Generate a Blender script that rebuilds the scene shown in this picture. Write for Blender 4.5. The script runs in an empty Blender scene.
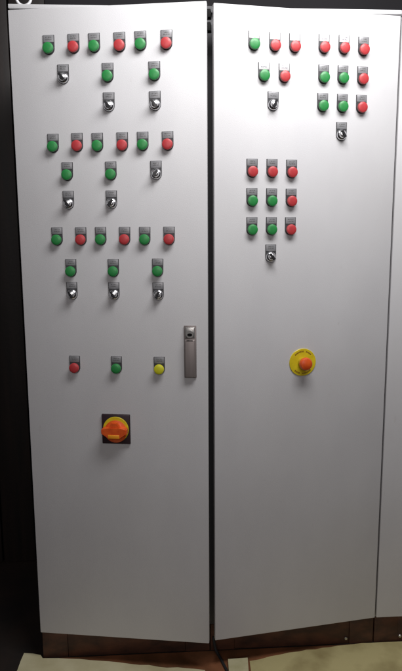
import bpy, bmesh, math, random
from mathutils import Vector, Matrix
random.seed(7)
S = bpy.context.scene
C = S.collection

# ------------------------------------------------------------------ camera
CX, CY, CZ = -0.1532, -2.0386, 1.5073
PITCH, YAW, ROLL, FPX = 0.1651, 0.0616, -0.0060, 626.75
f = Vector((math.sin(YAW)*math.cos(PITCH), math.cos(YAW)*math.cos(PITCH), -math.sin(PITCH)))
r0 = Vector((math.cos(YAW), -math.sin(YAW), 0)); u0 = r0.cross(f)
ri = math.cos(ROLL)*r0 + math.sin(ROLL)*u0
up = -math.sin(ROLL)*r0 + math.cos(ROLL)*u0
cam_d = bpy.data.cameras.new('camera'); cam = bpy.data.objects.new('camera', cam_d); C.objects.link(cam)
M = Matrix((ri, up, -f)).transposed().to_4x4(); M.translation = Vector((CX, CY, CZ)); cam.matrix_world = M
cam_d.sensor_fit = 'VERTICAL'; cam_d.sensor_height = 36; cam_d.lens = FPX/671*36
cam_d.clip_start = 0.05; cam_d.clip_end = 100
S.camera = cam

# ------------------------------------------------------------------ world + ceiling lamp + fill light
w = bpy.data.worlds.new('World'); S.world = w; w.use_nodes = True
w.node_tree.nodes['Background'].inputs[0].default_value = (0.95, 0.93, 1.0, 1)
w.node_tree.nodes['Background'].inputs[1].default_value = 0.05

def area(name, loc, target, sx, sy, power, col):
    l = bpy.data.lights.new(name, 'AREA'); l.shape = 'RECTANGLE'; l.size = sx; l.size_y = sy
    l.energy = power; l.color = col
    o = bpy.data.objects.new(name, l); C.objects.link(o); o.location = loc
    o.rotation_euler = (Vector(target)-Vector(loc)).to_track_quat('-Z', 'Y').to_euler()
    return o
area('ceiling_lamp', (0.36, -0.80, 2.68), (0.32, 0.0, 2.20), 1.10, 0.52, 32, (1.0, 0.985, 0.99))
area('fill_light', (-0.5, -4.2, 2.3), (0.0, 0.0, 0.9), 2.2, 1.6, 32, (1.0, 0.93, 0.92))  # broad unseen fill behind the camera, added to brighten doors and soften shadows
S.view_settings.view_transform = 'Standard'; S.view_settings.look = 'None'
S.view_settings.exposure = 0.0; S.view_settings.gamma = 1.0
S.render.engine = 'CYCLES'

# ------------------------------------------------------------------ helpers
def mat(name, col, rough=0.5, metal=0.0, **k):
    m = bpy.data.materials.new(name); m.use_nodes = True
    b = m.node_tree.nodes['Principled BSDF']
    b.inputs['Base Color'].default_value = (*col, 1); b.inputs['Roughness'].default_value = rough
    b.inputs['Metallic'].default_value = metal
    if 'coat' in k: b.inputs['Coat Weight'].default_value = k['coat']
    if 'spec' in k: b.inputs['Specular IOR Level'].default_value = k['spec']
    return m
def noise_col(m, c1, c2, scale=8, detail=6, stretch=(1, 1, 1), lo=0.35, hi=0.65, bump=0.0, bscale=300, rough=None, coords='Object'):
    nt = m.node_tree; b = nt.nodes['Principled BSDF']
    tc = nt.nodes.new('ShaderNodeTexCoord'); mp = nt.nodes.new('ShaderNodeMapping')
    mp.inputs['Scale'].default_value = stretch
    n = nt.nodes.new('ShaderNodeTexNoise'); n.inputs['Scale'].default_value = scale; n.inputs['Detail'].default_value = detail
    cr = nt.nodes.new('ShaderNodeValToRGB')
    cr.color_ramp.elements[0].position = lo; cr.color_ramp.elements[0].color = (*c1, 1)
    cr.color_ramp.elements[1].position = hi; cr.color_ramp.elements[1].color = (*c2, 1)
    nt.links.new(tc.outputs[coords], mp.inputs[0]); nt.links.new(mp.outputs[0], n.inputs[0])
    nt.links.new(n.outputs[0], cr.inputs[0]); nt.links.new(cr.outputs[0], b.inputs['Base Color'])
    if rough:
        mr = nt.nodes.new('ShaderNodeMapRange'); mr.inputs['To Min'].default_value = rough[0]; mr.inputs['To Max'].default_value = rough[1]
        nt.links.new(n.outputs[0], mr.inputs[0]); nt.links.new(mr.outputs[0], b.inputs['Roughness'])
    if bump:
        n2 = nt.nodes.new('ShaderNodeTexNoise'); n2.inputs['Scale'].default_value = bscale; n2.inputs['Detail'].default_value = 3
        bp = nt.nodes.new('ShaderNodeBump'); bp.inputs['Strength'].default_value = bump; bp.inputs['Distance'].default_value = 0.001
        nt.links.new(tc.outputs[coords], n2.inputs[0]); nt.links.new(n2.outputs[0], bp.inputs['Height'])
        nt.links.new(bp.outputs[0], b.inputs['Normal'])
    return m

paint = noise_col(mat('enclosure_paint', (.6, .6, .6), .42), (.560, .558, .570), (.585, .583, .592), scale=4, detail=6,
                  stretch=(2, 2, .8), bump=.35, bscale=420, rough=(.43, .50))
nt = paint.node_tree; pb = nt.nodes['Principled BSDF']; src = pb.inputs['Base Color'].links[0].from_socket
tcp = nt.nodes.new('ShaderNodeTexCoord'); mpp = nt.nodes.new('ShaderNodeMapping'); mpp.inputs['Scale'].default_value = (1, 1, .35)
nn = nt.nodes.new('ShaderNodeTexNoise'); nn.inputs['Scale'].default_value = 42; nn.inputs['Detail'].default_value = 5; nn.inputs['Roughness'].default_value = .6
rr = nt.nodes.new('ShaderNodeValToRGB'); rr.color_ramp.elements[0].position = .68; rr.color_ramp.elements[0].color = (0, 0, 0, 1)
rr.color_ramp.elements[1].position = .78; rr.color_ramp.elements[1].color = (.45, .45, .45, 1)
n3 = nt.nodes.new('ShaderNodeTexNoise'); n3.inputs['Scale'].default_value = 2.2; n3.inputs['Detail'].default_value = 4
r3 = nt.nodes.new('ShaderNodeMapRange'); r3.inputs['From Min'].default_value = .35; r3.inputs['From Max'].default_value = .65; r3.inputs['To Min'].default_value = .0; r3.inputs['To Max'].default_value = .16
ad3 = nt.nodes.new('ShaderNodeMath'); ad3.operation = 'ADD'
mm = nt.nodes.new('ShaderNodeMix'); mm.data_type = 'RGBA'; mm.inputs[7].default_value = (.40, .38, .36, 1)
nt.links.new(tcp.outputs['Object'], mpp.inputs[0]); nt.links.new(mpp.outputs[0], nn.inputs[0]); nt.links.new(nn.outputs[0], rr.inputs[0])
nt.links.new(tcp.outputs['Object'], n3.inputs[0]); nt.links.new(n3.outputs[0], r3.inputs[0])
nt.links.new(rr.outputs[0], ad3.inputs[0]); nt.links.new(r3.outputs[0], ad3.inputs[1]); nt.links.new(ad3.outputs[0], mm.inputs[0])
nt.links.new(src, mm.inputs[6]); nt.links.new(mm.outputs[2], pb.inputs['Base Color'])
roof_m = noise_col(mat('roof_paint', (.6, .6, .6), .42), (.50, .50, .51), (.56, .56, .565), scale=9, bump=.3)
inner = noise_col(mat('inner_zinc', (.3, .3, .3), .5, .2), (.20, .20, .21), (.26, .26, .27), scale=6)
rubber = mat('rubber_gasket', (.015, .015, .015), .8)
rod_m = mat('dark_rod', (.10, .10, .10), .5, .3)
plinth_m = noise_col(mat('plinth_paint', (.05, .02, .01), .6), (.040, .017, .010), (.095, .036, .018), scale=14, stretch=(1, 1, 2), bump=.4, bscale=150)
steel = noise_col(mat('zinc_steel', (.6, .6, .62), .3, .9), (.55, .55, .58), (.8, .8, .82), scale=40)
whiteeye = mat('pale_steel', (.78, .78, .80), .35, .25)
chrome = mat('chrome', (.62, .62, .64), .20, 1.0)
satin = mat('satin_chrome', (.95, .95, .96), .32, 1.0)
holder = mat('holder_plastic', (.045, .045, .048), .4)
knobm = mat('knob_plastic', (.022, .022, .024), .25, coat=.3)
def cap(name, c): return noise_col(mat(name, c, .42, coat=.12), tuple(x*.86 for x in c), c, scale=60, bump=.08, bscale=900)
CAPS = {'G': cap('green_cap', (.022, .235, .055)), 'R': cap('red_cap', (.47, .040, .045)), 'Y': cap('yellow_cap', (.62, .60, .02))}
brown = mat('escutcheon_plastic', (.030, .016, .020), .4)
yellow = noise_col(mat('yellow_plastic', (.70, .50, .02), .4, coat=.2), (.60, .47, .012), (.72, .57, .018), scale=40)
shutter = mat('orange_plastic', (.85, .33, .02), .35)
redp = noise_col(mat('red_plastic', (.68, .05, .02), .42, coat=.1), (.62, .075, .010), (.76, .115, .014), scale=50)
lever_m = noise_col(mat('lever_metal', (.2, .17, .16), .42, .35), (.19, .165, .158), (.26, .225, .215), scale=30, stretch=(1, 1, .1), rough=(.35, .5))
zamak = mat('lock_metal', (.55, .54, .52), .3, .9)
black = mat('matt_black', (.004, .004, .004), .7, spec=.12)
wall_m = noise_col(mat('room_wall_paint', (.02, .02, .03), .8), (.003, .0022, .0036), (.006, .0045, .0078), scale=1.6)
floor_m = noise_col(mat('dark_floor', (.02, .01, .008), .8), (.006, .004, .003), (.020, .011, .007), scale=5, bump=.4, bscale=60)
matb = noise_col(mat('brown_mat', (.1, .04, .02), .6), (.085, .038, .014), (.24, .090, .036), scale=7, detail=8, bump=.5, bscale=80, rough=(.4, .8))
board = noise_col(mat('cream_board', (.5, .46, .25), .7), (.48, .43, .24), (.64, .59, .38), scale=7, detail=8, lo=.3, hi=.6, bump=.3, bscale=120)
board_w = noise_col(mat('worn_board', (.4, .36, .15), .7), (.30, .24, .10), (.52, .455, .22), scale=6, detail=9, lo=.32, hi=.58, bump=.3, bscale=120)
foam = noise_col(mat('pale_foam', (.55, .52, .3), .8), (.44, .41, .22), (.56, .52, .32), scale=20)

# legend inserts: grey or white plate with small dark print in two lines
def legend(name, base, ink):
    m = mat(name, base, .35, .15); nt = m.node_tree; b = nt.nodes['Principled BSDF']
    tc = nt.nodes.new('ShaderNodeTexCoord'); sx = nt.nodes.new('ShaderNodeSeparateXYZ')
    nt.links.new(tc.outputs['Object'], sx.inputs[0])
    oi = nt.nodes.new('ShaderNodeObjectInfo')
    cmb = nt.nodes.new('ShaderNodeCombineXYZ'); 
    mx = nt.nodes.new('ShaderNodeMath'); mx.operation = 'MULTIPLY_ADD'; mx.inputs[1].default_value = 520
    sc = nt.nodes.new('ShaderNodeMath'); sc.operation = 'MULTIPLY'; sc.inputs[1].default_value = 90
    nt.links.new(oi.outputs['Random'], sc.inputs[0])
    nt.links.new(sx.outputs[0], mx.inputs[0]); nt.links.new(sc.outputs[0], mx.inputs[2])
    mz = nt.nodes.new('ShaderNodeMath'); mz.operation = 'MULTIPLY'; mz.inputs[1].default_value = 240
    nt.links.new(sx.outputs[2], mz.inputs[0])
    nt.links.new(mx.outputs[0], cmb.inputs[0]); nt.links.new(mz.outputs[0], cmb.inputs[2])
    n = nt.nodes.new('ShaderNodeTexNoise'); n.inputs['Scale'].default_value = 1.0; n.inputs['Detail'].default_value = 1
    nt.links.new(cmb.outputs[0], n.inputs[0])
    gt = nt.nodes.new('ShaderNodeMath'); gt.operation = 'GREATER_THAN'; gt.inputs[1].default_value = .47
    nt.links.new(n.outputs[0], gt.inputs[0])
    # two text lines in z : |z-z0|<h, and |x|<0.010
    def band(z0, h):
        a = nt.nodes.new('ShaderNodeMath'); a.operation = 'SUBTRACT'; a.inputs[1].default_value = z0; nt.links.new(sx.outputs[2], a.inputs[0])
        bb = nt.nodes.new('ShaderNodeMath'); bb.operation = 'ABSOLUTE'; nt.links.new(a.outputs[0], bb.inputs[0])
        c = nt.nodes.new('ShaderNodeMath'); c.operation = 'LESS_THAN'; c.inputs[1].default_value = h; nt.links.new(bb.outputs[0], c.inputs[0])
        return c
    b1 = band(.0315, .0018); b2 = band(.0255, .0018)
    ad = nt.nodes.new('ShaderNodeMath'); ad.operation = 'ADD'; nt.links.new(b1.outputs[0], ad.inputs[0]); nt.links.new(b2.outputs[0], ad.inputs[1])
    ax = nt.nodes.new('ShaderNodeMath'); ax.operation = 'ABSOLUTE'; nt.links.new(sx.outputs[0], ax.inputs[0])
    lx = nt.nodes.new('ShaderNodeMath'); lx.operation = 'LESS_THAN'; lx.inputs[1].default_value = .0095; nt.links.new(ax.outputs[0], lx.inputs[0])
    m1 = nt.nodes.new('ShaderNodeMath'); m1.operation = 'MULTIPLY'; nt.links.new(ad.outputs[0], m1.inputs[0]); nt.links.new(lx.outputs[0], m1.inputs[1])
    m2 = nt.nodes.new('ShaderNodeMath'); m2.operation = 'MULTIPLY'; nt.links.new(m1.outputs[0], m2.inputs[0]); nt.links.new(gt.outputs[0], m2.inputs[1])
    mc = nt.nodes.new('ShaderNodeMix'); mc.data_type = 'RGBA'
    nt.links.new(m2.outputs[0], mc.inputs[0]); mc.inputs[6].default_value = (*base, 1); mc.inputs[7].default_value = (*ink, 1)
    nt.links.new(mc.outputs[2], b.inputs['Base Color'])
    return m
leg_grey = legend('grey_legend', (.25, .25, .26), (.12, .12, .12))
leg_white = legend('white_legend', (.60, .60, .60), (.28, .27, .30))
leg_blank = mat('blank_legend', (.72, .72, .72), .35)

def box(bm, x0, x1, y0, y1, z0, z1, bev=0.0, mi=0, seg=2):
    vs = [bm.verts.new(p) for p in ((x0,y0,z0),(x1,y0,z0),(x1,y1,z0),(x0,y1,z0),(x0,y0,z1),(x1,y0,z1),(x1,y1,z1),(x0,y1,z1))]
    fs = [bm.faces.new([vs[i] for i in q]) for q in ((0,1,5,4),(1,2,6,5),(2,3,7,6),(3,0,4,7),(4,5,6,7),(3,2,1,0))]
    for q in fs: q.material_index = mi
    if bev:
        es = list({e for q in fs for e in q.edges})
        g = bmesh.ops.bevel(bm, geom=es, offset=bev, segments=seg, affect='EDGES', profile=.5)
        for q in g['faces']: q.material_index = mi
def lathe(bm, prof, n=40, mi=0, cx=0, cz=0):
    """profile of (radius, outward distance); axis -y"""
    rings = []
    for r, d in prof:
        if r < 1e-6: rings.append([bm.verts.new((cx, -d, cz))])
        else: rings.append([bm.verts.new((cx+r*math.cos(2*math.pi*i/n), -d, cz+r*math.sin(2*math.pi*i/n))) for i in range(n)])
    for a, b in zip(rings, rings[1:]):
        for i in range(n):
            j = (i+1) % n
            if len(a) == 1 and len(b) == 1: continue
            if len(b) == 1: fc = bm.faces.new((a[i], a[j], b[0]))
            elif len(a) == 1: fc = bm.faces.new((a[0], b[j], b[i]))
            else: fc = bm.faces.new((a[i], a[j], b[j], b[i]))
            fc.material_index = mi; fc.smooth = True
def prism(bm, pts, y0, y1, mi=0, bev=0.0):
    """outline in (x,z) extruded from y0 (front) to y1"""
    a = [bm.verts.new((x, y0, z)) for x, z in pts]; b = [bm.verts.new((x, y1, z)) for x, z in pts]
    fs = [bm.faces.new(a), bm.faces.new(b[::-1])]
    for i in range(len(pts)):
        j = (i+1) % len(pts); fs.append(bm.faces.new((a[j], a[i], b[i], b[j])))
    for q in fs: q.material_index = mi
    if bev: 
        g = bmesh.ops.bevel(bm, geom=list(fs[0].edges), offset=bev, segments=2, affect='EDGES')
        for q in g['faces']: q.material_index = mi
def tube(bm, path, r, n=10):
    rings = []
    for i, p in enumerate(path):
        p = Vector(p); t = (Vector(path[min(i+1, len(path)-1)])-Vector(path[max(i-1, 0)])).normalized()
        a = t.cross(Vector((0, 0, 1)));  a = a.normalized() if a.length > .05 else Vector((1, 0, 0)); b = t.cross(a)
        rings.append([bm.verts.new(p+r*(math.cos(2*math.pi*k/n)*a+math.sin(2*math.pi*k/n)*b)) for k in range(n)])
    for a, b in zip(rings, rings[1:]):
        for k in range(n):
            q = bm.faces.new((a[k], a[(k+1) % n], b[(k+1) % n], b[k])); q.smooth = True
    bm.faces.new(rings[0]); bm.faces.new(rings[-1][::-1])
def obj(name, bm, mats, parent=None, loc=(0, 0, 0), rotz=0):
    bmesh.ops.recalc_face_normals(bm, faces=bm.faces)
    me = bpy.data.meshes.new(name); bm.to_mesh(me); bm.free(); me.set_sharp_from_angle(angle=math.radians(32))
    for m in (mats if isinstance(mats, (list, tuple)) else [mats]): me.materials.append(m)
    o = bpy.data.objects.new(name, me); C.objects.link(o); o.location = loc; o.rotation_euler = (0, 0, rotz)
    if parent: o.parent = parent
    return o
def B(*boxes, bev=0.0):
    bm = bmesh.new()
    for b in boxes: box(bm, *b, bev=bev)
    return bm
def struct(o): o['kind'] = 'structure'; return o
def thing(name, label, cat, loc=(0, 0, 0), group=None):
    o = bpy.data.objects.new(name, None); C.objects.link(o); o.location = loc; o.empty_display_size = .1
    o['label'] = label; o['category'] = cat
    if group: o['group'] = group
    return o
def tag(o, label, cat, group=None):
    o['label'] = label; o['category'] = cat
    if group: o['group'] = group
    return o

# ------------------------------------------------------------------ setting
bm = bmesh.new(); box(bm, -6, 6, -5, 6, -.05, 0); struct(obj('floor', bm, floor_m))
bm = bmesh.new(); box(bm, -6, 6, .75, .9, 0.002, 4.2); struct(obj('wall', bm, wall_m))

# dark brown vertical boards on the wall, left of the cabinets
board_d = noise_col(mat('dark_wood', (.02, .01, .006), .6), (.003, .0018, .0012), (.012, .006, .004), scale=5, detail=8, stretch=(6, 6, .5), bump=.4, bscale=60)
bm = bmesh.new(); x = -3.0
while x < -.66: box(bm, x, x+.142, .70, .722, 0.003, 3.6, bev=.003); x += .15
pn = obj('wooden_panelling', bm, board_d); pn['label'] = 'dark brown upright boards in the gloom left of the cabinets'; pn['category'] = 'panelling'

# ------------------------------------------------------------------ the cabinets
ZB, ZT = .115, 2.1625          # door bottom and top
ZR0, ZR1 = 2.167, 2.180        # roof lip
W = .5965
TL, TR = .1721, .1476          # how far each door stands open
D0, D1 = .024, .54             # carcass depth
def carcass(t, x0, x1, bolts=()):
    g = .0015; x0 += g; x1 -= g; s = .012
    obj('side_panel', B((x0, x0+s, D0, D1, .104, ZR0-.001), bev=.001), paint, t)
    obj('side_panel', B((x1-s, x1, D0, D1, .104, ZR0-.001), bev=.001), paint, t)
    obj('back_panel', B((x0+s, x1-s, D1-.012, D1, .104, ZR0-.001)), inner, t)
    obj('bottom_panel', B((x0+s, x1-s, D0, D1-.012, .104, .118)), inner, t)
    obj('mounting_plate', B((x0+.05, x1-.05, D1-.06, D1-.052, .18, 2.08)), inner, t)
    fr = bmesh.new()
    box(fr, x0+s, x0+.04, D0, D0+.02, .118, ZR0-.001); box(fr, x1-.04, x1-s, D0, D0+.02, .118, ZR0-.001)
    box(fr, x0+.04, x1-.04, D0, D0+.02, .118, .15); box(fr, x0+.04, x1-.04, D0, D0+.02, ZR0-.035, ZR0-.001)
    obj('front_frame', fr, inner, t)
    obj('roof_panel', B((x0, x1, 0.0, D1+.004, ZR0, ZR1), bev=.002), roof_m, t)
    # plinth : two corner pieces and a front panel
    obj('plinth_corner', B((x0, x0+.088, .020, D1-.01, 0.0, .1035), bev=.0015), plinth_m, t)
    obj('plinth_corner', B((x1-.088, x1, .020, D1-.01, 0.0, .1035), bev=.0015), plinth_m, t)
    obj('plinth_panel', B((x0+.0886, x1-.0886, .023, D1-.02, 0.0, .1035), bev=.0015), plinth_m, t)
    for bx in bolts:
        b = bmesh.new(); lathe(b, [(0, .005), (.0045, .005), (.006, .003), (.006, -.004)], 12); obj('bolt', b, zamak, t, (bx, .023, .022))
def door_mesh(side):
    """leaf in hinge space: x runs away from the hinge (side=+1) or towards -x (side=-1); front at y=0"""
    bm = bmesh.new(); a, b = (0.0, W) if side > 0 else (-W, 0.0)
    box(bm, a, b, 0, .002, ZB, ZT)
    box(bm, a, a+.0018, .002, .020, ZB, ZT); box(bm, b-.0018, b, .002, .020, ZB, ZT)
    box(bm, a+.0018, b-.0018, .002, .020, ZB, ZB+.0018); box(bm, a+.0018, b-.0018, .002, .020, ZT-.0018, ZT)
    return bm
def rounded_door(side):
    bm = bmesh.new(); a, b = (0.0, W) if side > 0 else (-W, 0.0)
    box(bm, a, b, 0, .020, ZB, ZT, bev=.0022, seg=3)
    return bm
def gasket(side):
    a, b = (0.0, W) if side > 0 else (-W, 0.0)
    return B((a+.020, a+.032, .0205, .026, ZB+.02, ZT-.02), (b-.032, b-.020, .0205, .026, ZB+.02, ZT-.02))

cabA = thing('control_cabinet', 'light grey steel cabinet with upright handle and dark square isolator on its ajar door', 'cabinet', (-.6, 0, 0), 'row of steel control cabinets')
cabB = thing('control_cabinet', 'tall light grey steel cabinet with the red and yellow emergency stop on its ajar door', 'cabinet', (.6, 0, 0), 'row of steel control cabinets')
cabC = thing('control_cabinet', 'plain light grey cabinet with no buttons, cut off by the right edge', 'cabinet', (.6055, 0, 0), 'row of steel control cabinets')
bpy.context.view_layer.update()
carcass(cabA, 0.0, .6); carcass(cabB, -.6, .004, (-.098,)); carcass(cabC, .0, .6, (.100,))
doorA = obj('door', rounded_door(1), paint, cabA, rotz=-TL)
doorB = obj('door', rounded_door(-1), paint, cabB, rotz=TR)
doorC = obj('door', rounded_door(1), paint, cabC)
for d, s in ((doorA, 1), (doorB, -1)): obj('gasket', gasket(s), rubber, d)
def on_door(side, x, z, out=0.0):
    """point of the door front in cabinet space; x = distance from hinge line (negative on the right-hand door)"""
    th = -TL if side == 'L' else TR
    return (x*math.cos(th)+out*math.sin(th), x*math.sin(th)-out*math.cos(th), z), th
obj('seam_seal', B((.586, .614, .014, .0235, .11, ZR0-.001), (.590, .624, -.004, -.0005, ZR0-.004, ZR1+.001)), mat('seal_grey', (.055, .055, .058), .7), cabA)
# latch pieces on the meeting edge of the left door, near the top
for z0, z1 in ((2.125, 2.148), (2.088, 2.112)):
    p, th = on_door('L', W-.006, 0)
    obj('latch', B((.002, .016, .021, .050, z0, z1), bev=.002), black, cabA, p, th)
p, th = on_door('L', W-.012, 0); obj('lock_rod', B((0, .006, .024, .034, .25, 2.12)), rod_m, cabA, p, th)

# lifting eye on the left cabinet's roof
def lifting_eye(t, x, y):
    bm = bmesh.new()
    lathe(bm, [(0, .006), (.009, .006), (.010, .004), (.010, 0)], 24)
    bmesh.ops.rotate(bm, verts=bm.verts, cent=(0, 0, 0), matrix=Matrix.Rotation(-math.pi/2, 3, 'X'))
    for v in bm.verts: v.co.z = abs(v.co.z)
    n, k, R, r, BZ = 40, 12, .0215, .0042, .0265; rings = []
    for i in range(n):
        a = 2*math.pi*i/n
        rings.append([bm.verts.new(((R+r*math.cos(b))*math.cos(a), r*math.sin(b), BZ+(R+r*math.cos(b))*math.sin(a))) for b in [2*math.pi*j/k for j in range(k)]])
    for i in range(n):
        for j in range(k):
            q = bm.faces.new((rings[i][j], rings[(i+1) % n][j], rings[(i+1) % n][(j+1) % k], rings[i][(j+1) % k])); q.smooth = True
    return obj('lifting_eye', bm, whiteeye, t, (x, y, ZR1))
lifting_eye(cabA, .043, .030)

# ------------------------------------------------------------------ push buttons and selector switches
def outline():
    pts = [(-.0175, .0385), (-.0175, 0)]
    pts += [(-.0175*math.cos(a), -.0175*math.sin(a)) for a in [math.pi*i/14 for i in range(1, 14)]]
    pts += [(.0175, 0), (.0175, .0385)]
    return pts
def holder_mesh():
    bm = bmesh.new(); prism(bm, outline(), -.0028, -.0002, 0, .0006)
    box(bm, -.0157, .0157, -.0036, -.0024, .0180, .0376, bev=.0003, mi=1)
    return bm
def mk_button(kind, leg):
    """built once per kind at the origin: body mesh > label_holder, cap or knob"""
    bm = bmesh.new()
    if kind == 'S':
        lathe(bm, [(.0164, .0002), (.0164, .0045), (.0160, .0062), (.0150, .0082), (.0135, .0098), (.0118, .0110), (.0112, .0106), (.0110, .008), (0, .008)], 48)
        root = obj('selector_switch', bm, chrome)
    else:
        lathe(bm, [(.0150, .0002), (.0150, .0060), (.0140, .0078), (0, .0078)], 40)
        root = obj('push_button', bm, holder)
    obj('label_holder', holder_mesh(), [holder, leg], root)
    bm = bmesh.new()
    if kind == 'S':
        lathe(bm, [(.0106, .0081), (.0106, .0130), (.0100, .0150), (.0088, .0168), (.0070, .0182), (.0045, .0192), (0, .0196)], 40, mi=1)
        prism(bm, [(-.0046, -.0108), (.0046, -.0108), (.0030, .0120), (-.0030, .0120)], -.0245, -.0130, 0, .0010)
        k = obj('knob', bm, [knobm, satin], root)
    else:
        lathe(bm, [(.0144, .0079), (.0158, .0084), (.0163, .0098), (.0162, .0135), (.0152, .0158), (.0125, .0170), (.008, .0177), (0, .0180)], 48)
        obj('button_cap', bm, CAPS[kind], root)
    return root
LAB = {'G': 'green push button', 'R': 'red push button', 'Y': 'yellow push button', 'S': 'chrome selector switch with black knob'}
MASTER = {}
def place(side, x, z, kind, leg='grey'):
    m = {'grey': leg_grey, 'white': leg_white, 'blank': leg_blank}[leg]
    key = (kind, leg); first = key not in MASTER
    if first: MASTER[key] = mk_button(kind, m)
    src = MASTER[key]
    if first: root = src
    else:
        root = src.copy(); C.objects.link(root)
        for ch in list(src.children):
            c = ch.copy(); C.objects.link(c); c.parent = root
    x += random.uniform(-.0008, .0008); z += random.uniform(-.0008, .0008)
    p, th = on_door(side, x, z, 0.0)
    root.location = p; root.rotation_euler = (0, 0, th); root.parent = cabA if side == 'L' else cabB
    for c in root.children:
        if c.name.startswith('knob'): c.rotation_euler = (0, math.radians(random.choice((-38, -30, 24, 34))), 0)
        if c.name.startswith('label_holder'): c.rotation_euler = (0, math.radians(random.uniform(-.8, .8)), 0)
    root['label'] = LAB[kind]
six = (.123, .200, .263, .339, .402, .479); three = (.164, .301, .441)
for z in (2.049, 1.765, 1.483):
    for x, k in zip(six, 'GRGRGR'): place('L', x, z, k)
for z, ks in ((1.964, 'SGG'), (1.880, ' SS'), (1.680, 'GGS'), (1.594, 'SS '), (1.385, 'GGG'), (1.312, 'SSS'), (1.074, 'RGY')):
    for x, k in zip(three, ks):
        if k != ' ': place('L', x, z, k)
for x, k in zip((-.475, -.410, -.346), 'GRR'): place('R', x, 2.053, k, 'blank')
for x, k in zip((-.442, -.378), 'GR'): place('R', x, 1.967, k, 'white')
place('R', -.412, 1.885, 'S', 'grey')
for x, k, l in zip((-.252, -.188, -.123), 'RRR', ('white', 'white', 'grey')): place('R', x, 2.056, k, l)
for z in (1.969, 1.885):
    for x, k in zip((-.252, -.188, -.123), 'GGR'): place('R', x, z, k)
place('R', -.188, 1.802, 'S')
for z, ks in ((1.686, 'RRR'), (1.598, 'GGR'), (1.511, 'GGR')):
    for x, k in zip((-.477, -.414, -.350), ks): place('R', x, z, k)
place('R', -.414, 1.426, 'S')

# ------------------------------------------------------------------ isolator switch (left door)
p, th = on_door('L', .295, .871)
bm = bmesh.new(); box(bm, -.047, .047, -.008, -.0002, -.050, .050, bev=.0025, seg=3)
iso = obj('isolator_switch', bm, brown, cabA, p, th); iso['label'] = 'square dark isolator switch with red rotary handle'
bm = bmesh.new(); lathe(bm, [(.0425, .0078), (.0425, .0100), (.0415, .0108), (0, .0108)], 64); obj('yellow_disc', bm, yellow, iso)
bm = bmesh.new()
lathe(bm, [(.0372, .0109), (.0372, .0140), (.0300, .0180), (.0200, .0230), (0, .0240)], 56, cz=-.006)
# grip : long bar across the dial, thicker in the middle
prism(bm, [(-.0425, -.007), (-.038, -.012), (-.026, -.014), (-.022, -.024), (.020, -.024), (.024, -.014), (.037, -.012), (.041, -.008), (.041, .006), (.037, .010), (.018, .011), (-.018, .011), (-.038, .010), (-.0425, .005)], -.036, -.015, 0, .0025)
prism(bm, [(-.020, .010), (.020, .010), (.010, .027), (-.010, .027)], -.030, -.015, 0, .002)
obj('rotary_handle', bm, redp, iso)
bm = bmesh.new(); box(bm, -.0195, .0175, -.0378, -.0354, -.0225, -.0105, bev=.0008); obj('padlock_slide', bm, shutter, iso)

# ------------------------------------------------------------------ emergency stop (right door)
p, th = on_door('R', -.300, 1.080)
bm = bmesh.new(); lathe(bm, [(.0458, .0002), (.0458, .0022), (.0448, .0032), (.0180, .0034), (0, .0034)], 72)
es = obj('emergency_stop', bm, yellow, cabB, p, th); es['label'] = 'red mushroom button on round yellow plate'
bm = bmesh.new()
for a0, a1 in ((42, 138), (222, 318)):       # printed arcs of tiny marks
    n = 15
    for i in range(n):
        if i in (5, 6): continue
        a = math.radians(a0+(a1-a0)*(i+.5)/n); da = math.radians((a1-a0)/n*.33)
        q = [bm.verts.new((r*math.cos(t), -.0038, r*math.sin(t))) for r, t in ((.0345, a-da), (.0345, a+da), (.0392, a+da), (.0392, a-da))]
        bm.faces.new(q)
obj('printed_marks', bm, mat('print_ink', (.20, .09, .01), .5), es)
bm = bmesh.new(); lathe(bm, [(.0165, .0035), (.0165, .0110), (.0130, .0120), (.0130, .024), (0, .024)], 40); obj('collar', bm, mat('collar_yellow', (.55, .38, .02), .4), es)
bm = bmesh.new(); lathe(bm, [(.0125, .018), (.0185, .0215), (.0208, .0245), (.0216, .029), (.0209, .0345), (.0180, .0390), (.0110, .0420), (0, .0430)], 56); obj('mushroom_head', bm, redp, es)

# ------------------------------------------------------------------ swing handle (left door)
p, th = on_door('L', .541, 1.131)
bm = bmesh.new(); box(bm, -.0195, .0195, -.0050, -.0002, -.084, .084, bev=.0018, seg=2)
hd = obj('swing_handle', bm, lever_m, cabA, p, th); hd['label'] = 'narrow upright swing handle with key lock'
bm = bmesh.new(); box(bm, -.0165, .0165, -.0150, -.0048, -.081, .041, bev=.0035, seg=3); obj('lever', bm, lever_m, hd)
bm = bmesh.new(); box(bm, -.0150, .0150, -.0110, -.0048, .044, .079, bev=.0025, seg=3)
lathe(bm, [(.0125, .0105), (.0125, .0128), (.0120, .0134), (0, .0134)], 36, cz=.058); lk = obj('lock_cylinder', bm, zamak, hd)
bm = bmesh.new(); lathe(bm, [(.0078, .0130), (.0078, .0142), (0, .0142)], 24)
for v in bm.verts: v.co.z = .056+v.co.z*.62
obj('keyhole', bm, black, hd)
bm = bmesh.new(); box(bm, -.0100, .0100, -.0158, -.0149, .0365, .0395, bev=.0003); obj('finger_slot', bm, black, hd)

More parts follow.
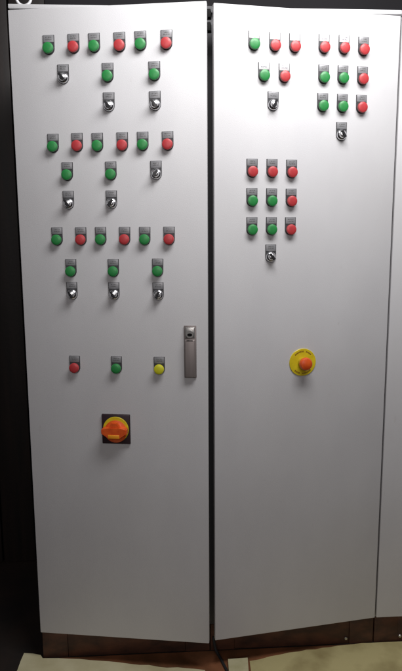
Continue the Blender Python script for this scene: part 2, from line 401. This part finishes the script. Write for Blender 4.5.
# ------------------------------------------------------------------ floor litter in front of the plinth
def sheet(name, pts, z0, z1, m, jitter=.004):
    out = []
    for (a, b) in zip(pts, pts[1:]+pts[:1]):
        L = (Vector(b)-Vector(a)).length; n = max(1, int(L/.03)) if L < .6 and min(a[1], b[1]) > -.2 else 1
        for i in range(n):
            t = i/n; q = (a[0]+(b[0]-a[0])*t, a[1]+(b[1]-a[1])*t)
            if i: q = (q[0]+random.uniform(-jitter, jitter), q[1]+random.uniform(-jitter, jitter))
            out.append(q)
    bm = bmesh.new(); lo = [bm.verts.new((x, y, z0)) for x, y in out]; hi = [bm.verts.new((x, y, z1)) for x, y in out]
    bm.faces.new(hi); bm.faces.new(lo[::-1])
    for i in range(len(out)): j = (i+1) % len(out); bm.faces.new((lo[i], lo[j], hi[j], hi[i]))
    return obj(name, bm, m)
tag(sheet('board_sheet', [(-.672, .045), (-.61, .030), (-.60, .012), (-.543, .008), (-.395, -.016), (-.252, -.048), (-.026, -.090), (-.02, -.42), (-.72, -.46), (-.676, -.041)], .0, .006, board),
    'pale cream board lying on the floor below the left cabinet', 'board')
tag(sheet('board_sheet', [(.135, -.052), (.211, -.033), (.320, -.014), (.409, .000), (.500, .010), (.593, .015), (1.35, .015), (1.35, -.55), (.112, -.50)], .0, .004, board_w),
    'worn olive yellow board on the floor below the emergency stop cabinet', 'board')
tag(sheet('foam_block', [(.058, -.052), (.128, -.050), (.122, -.120), (.054, -.124)], .0, .016, foam, .001),
    'small pale block on the floor beside the dark cable', 'block')
tag(sheet('floor_mat', [(-.56, .014), (.60, .014), (.62, -.45), (-.60, -.45)], .0, .0022, matb, .002),
    'reddish brown mat between the pale boards along the foot of the cabinets', 'mat')
bm = bmesh.new()
path = [(.012, .012, .060), (.014, .004, .040), (.018, -.004, .022), (.026, -.018, .010), (.034, -.040, .0075), (.042, -.070, .0055), (.050, -.11, .0055), (.047, -.17, .0055), (.03, -.25, .0055), (.02, -.40, .0055)]
sm = []
for i in range(len(path)-1):
    for t in (0, .25, .5, .75):
        P = [Vector(path[min(max(i+k, 0), len(path)-1)]) for k in (-1, 0, 1, 2)]
        sm.append(.5*((2*P[1])+(P[2]-P[0])*t+(2*P[0]-5*P[1]+4*P[2]-P[3])*t*t+(-P[0]+3*P[1]-3*P[2]+P[3])*t**3))
tube(bm, sm, .0050); tag(obj('cable', bm, rubber), 'dark cable hanging from between the two cabinets onto the floor', 'cable')
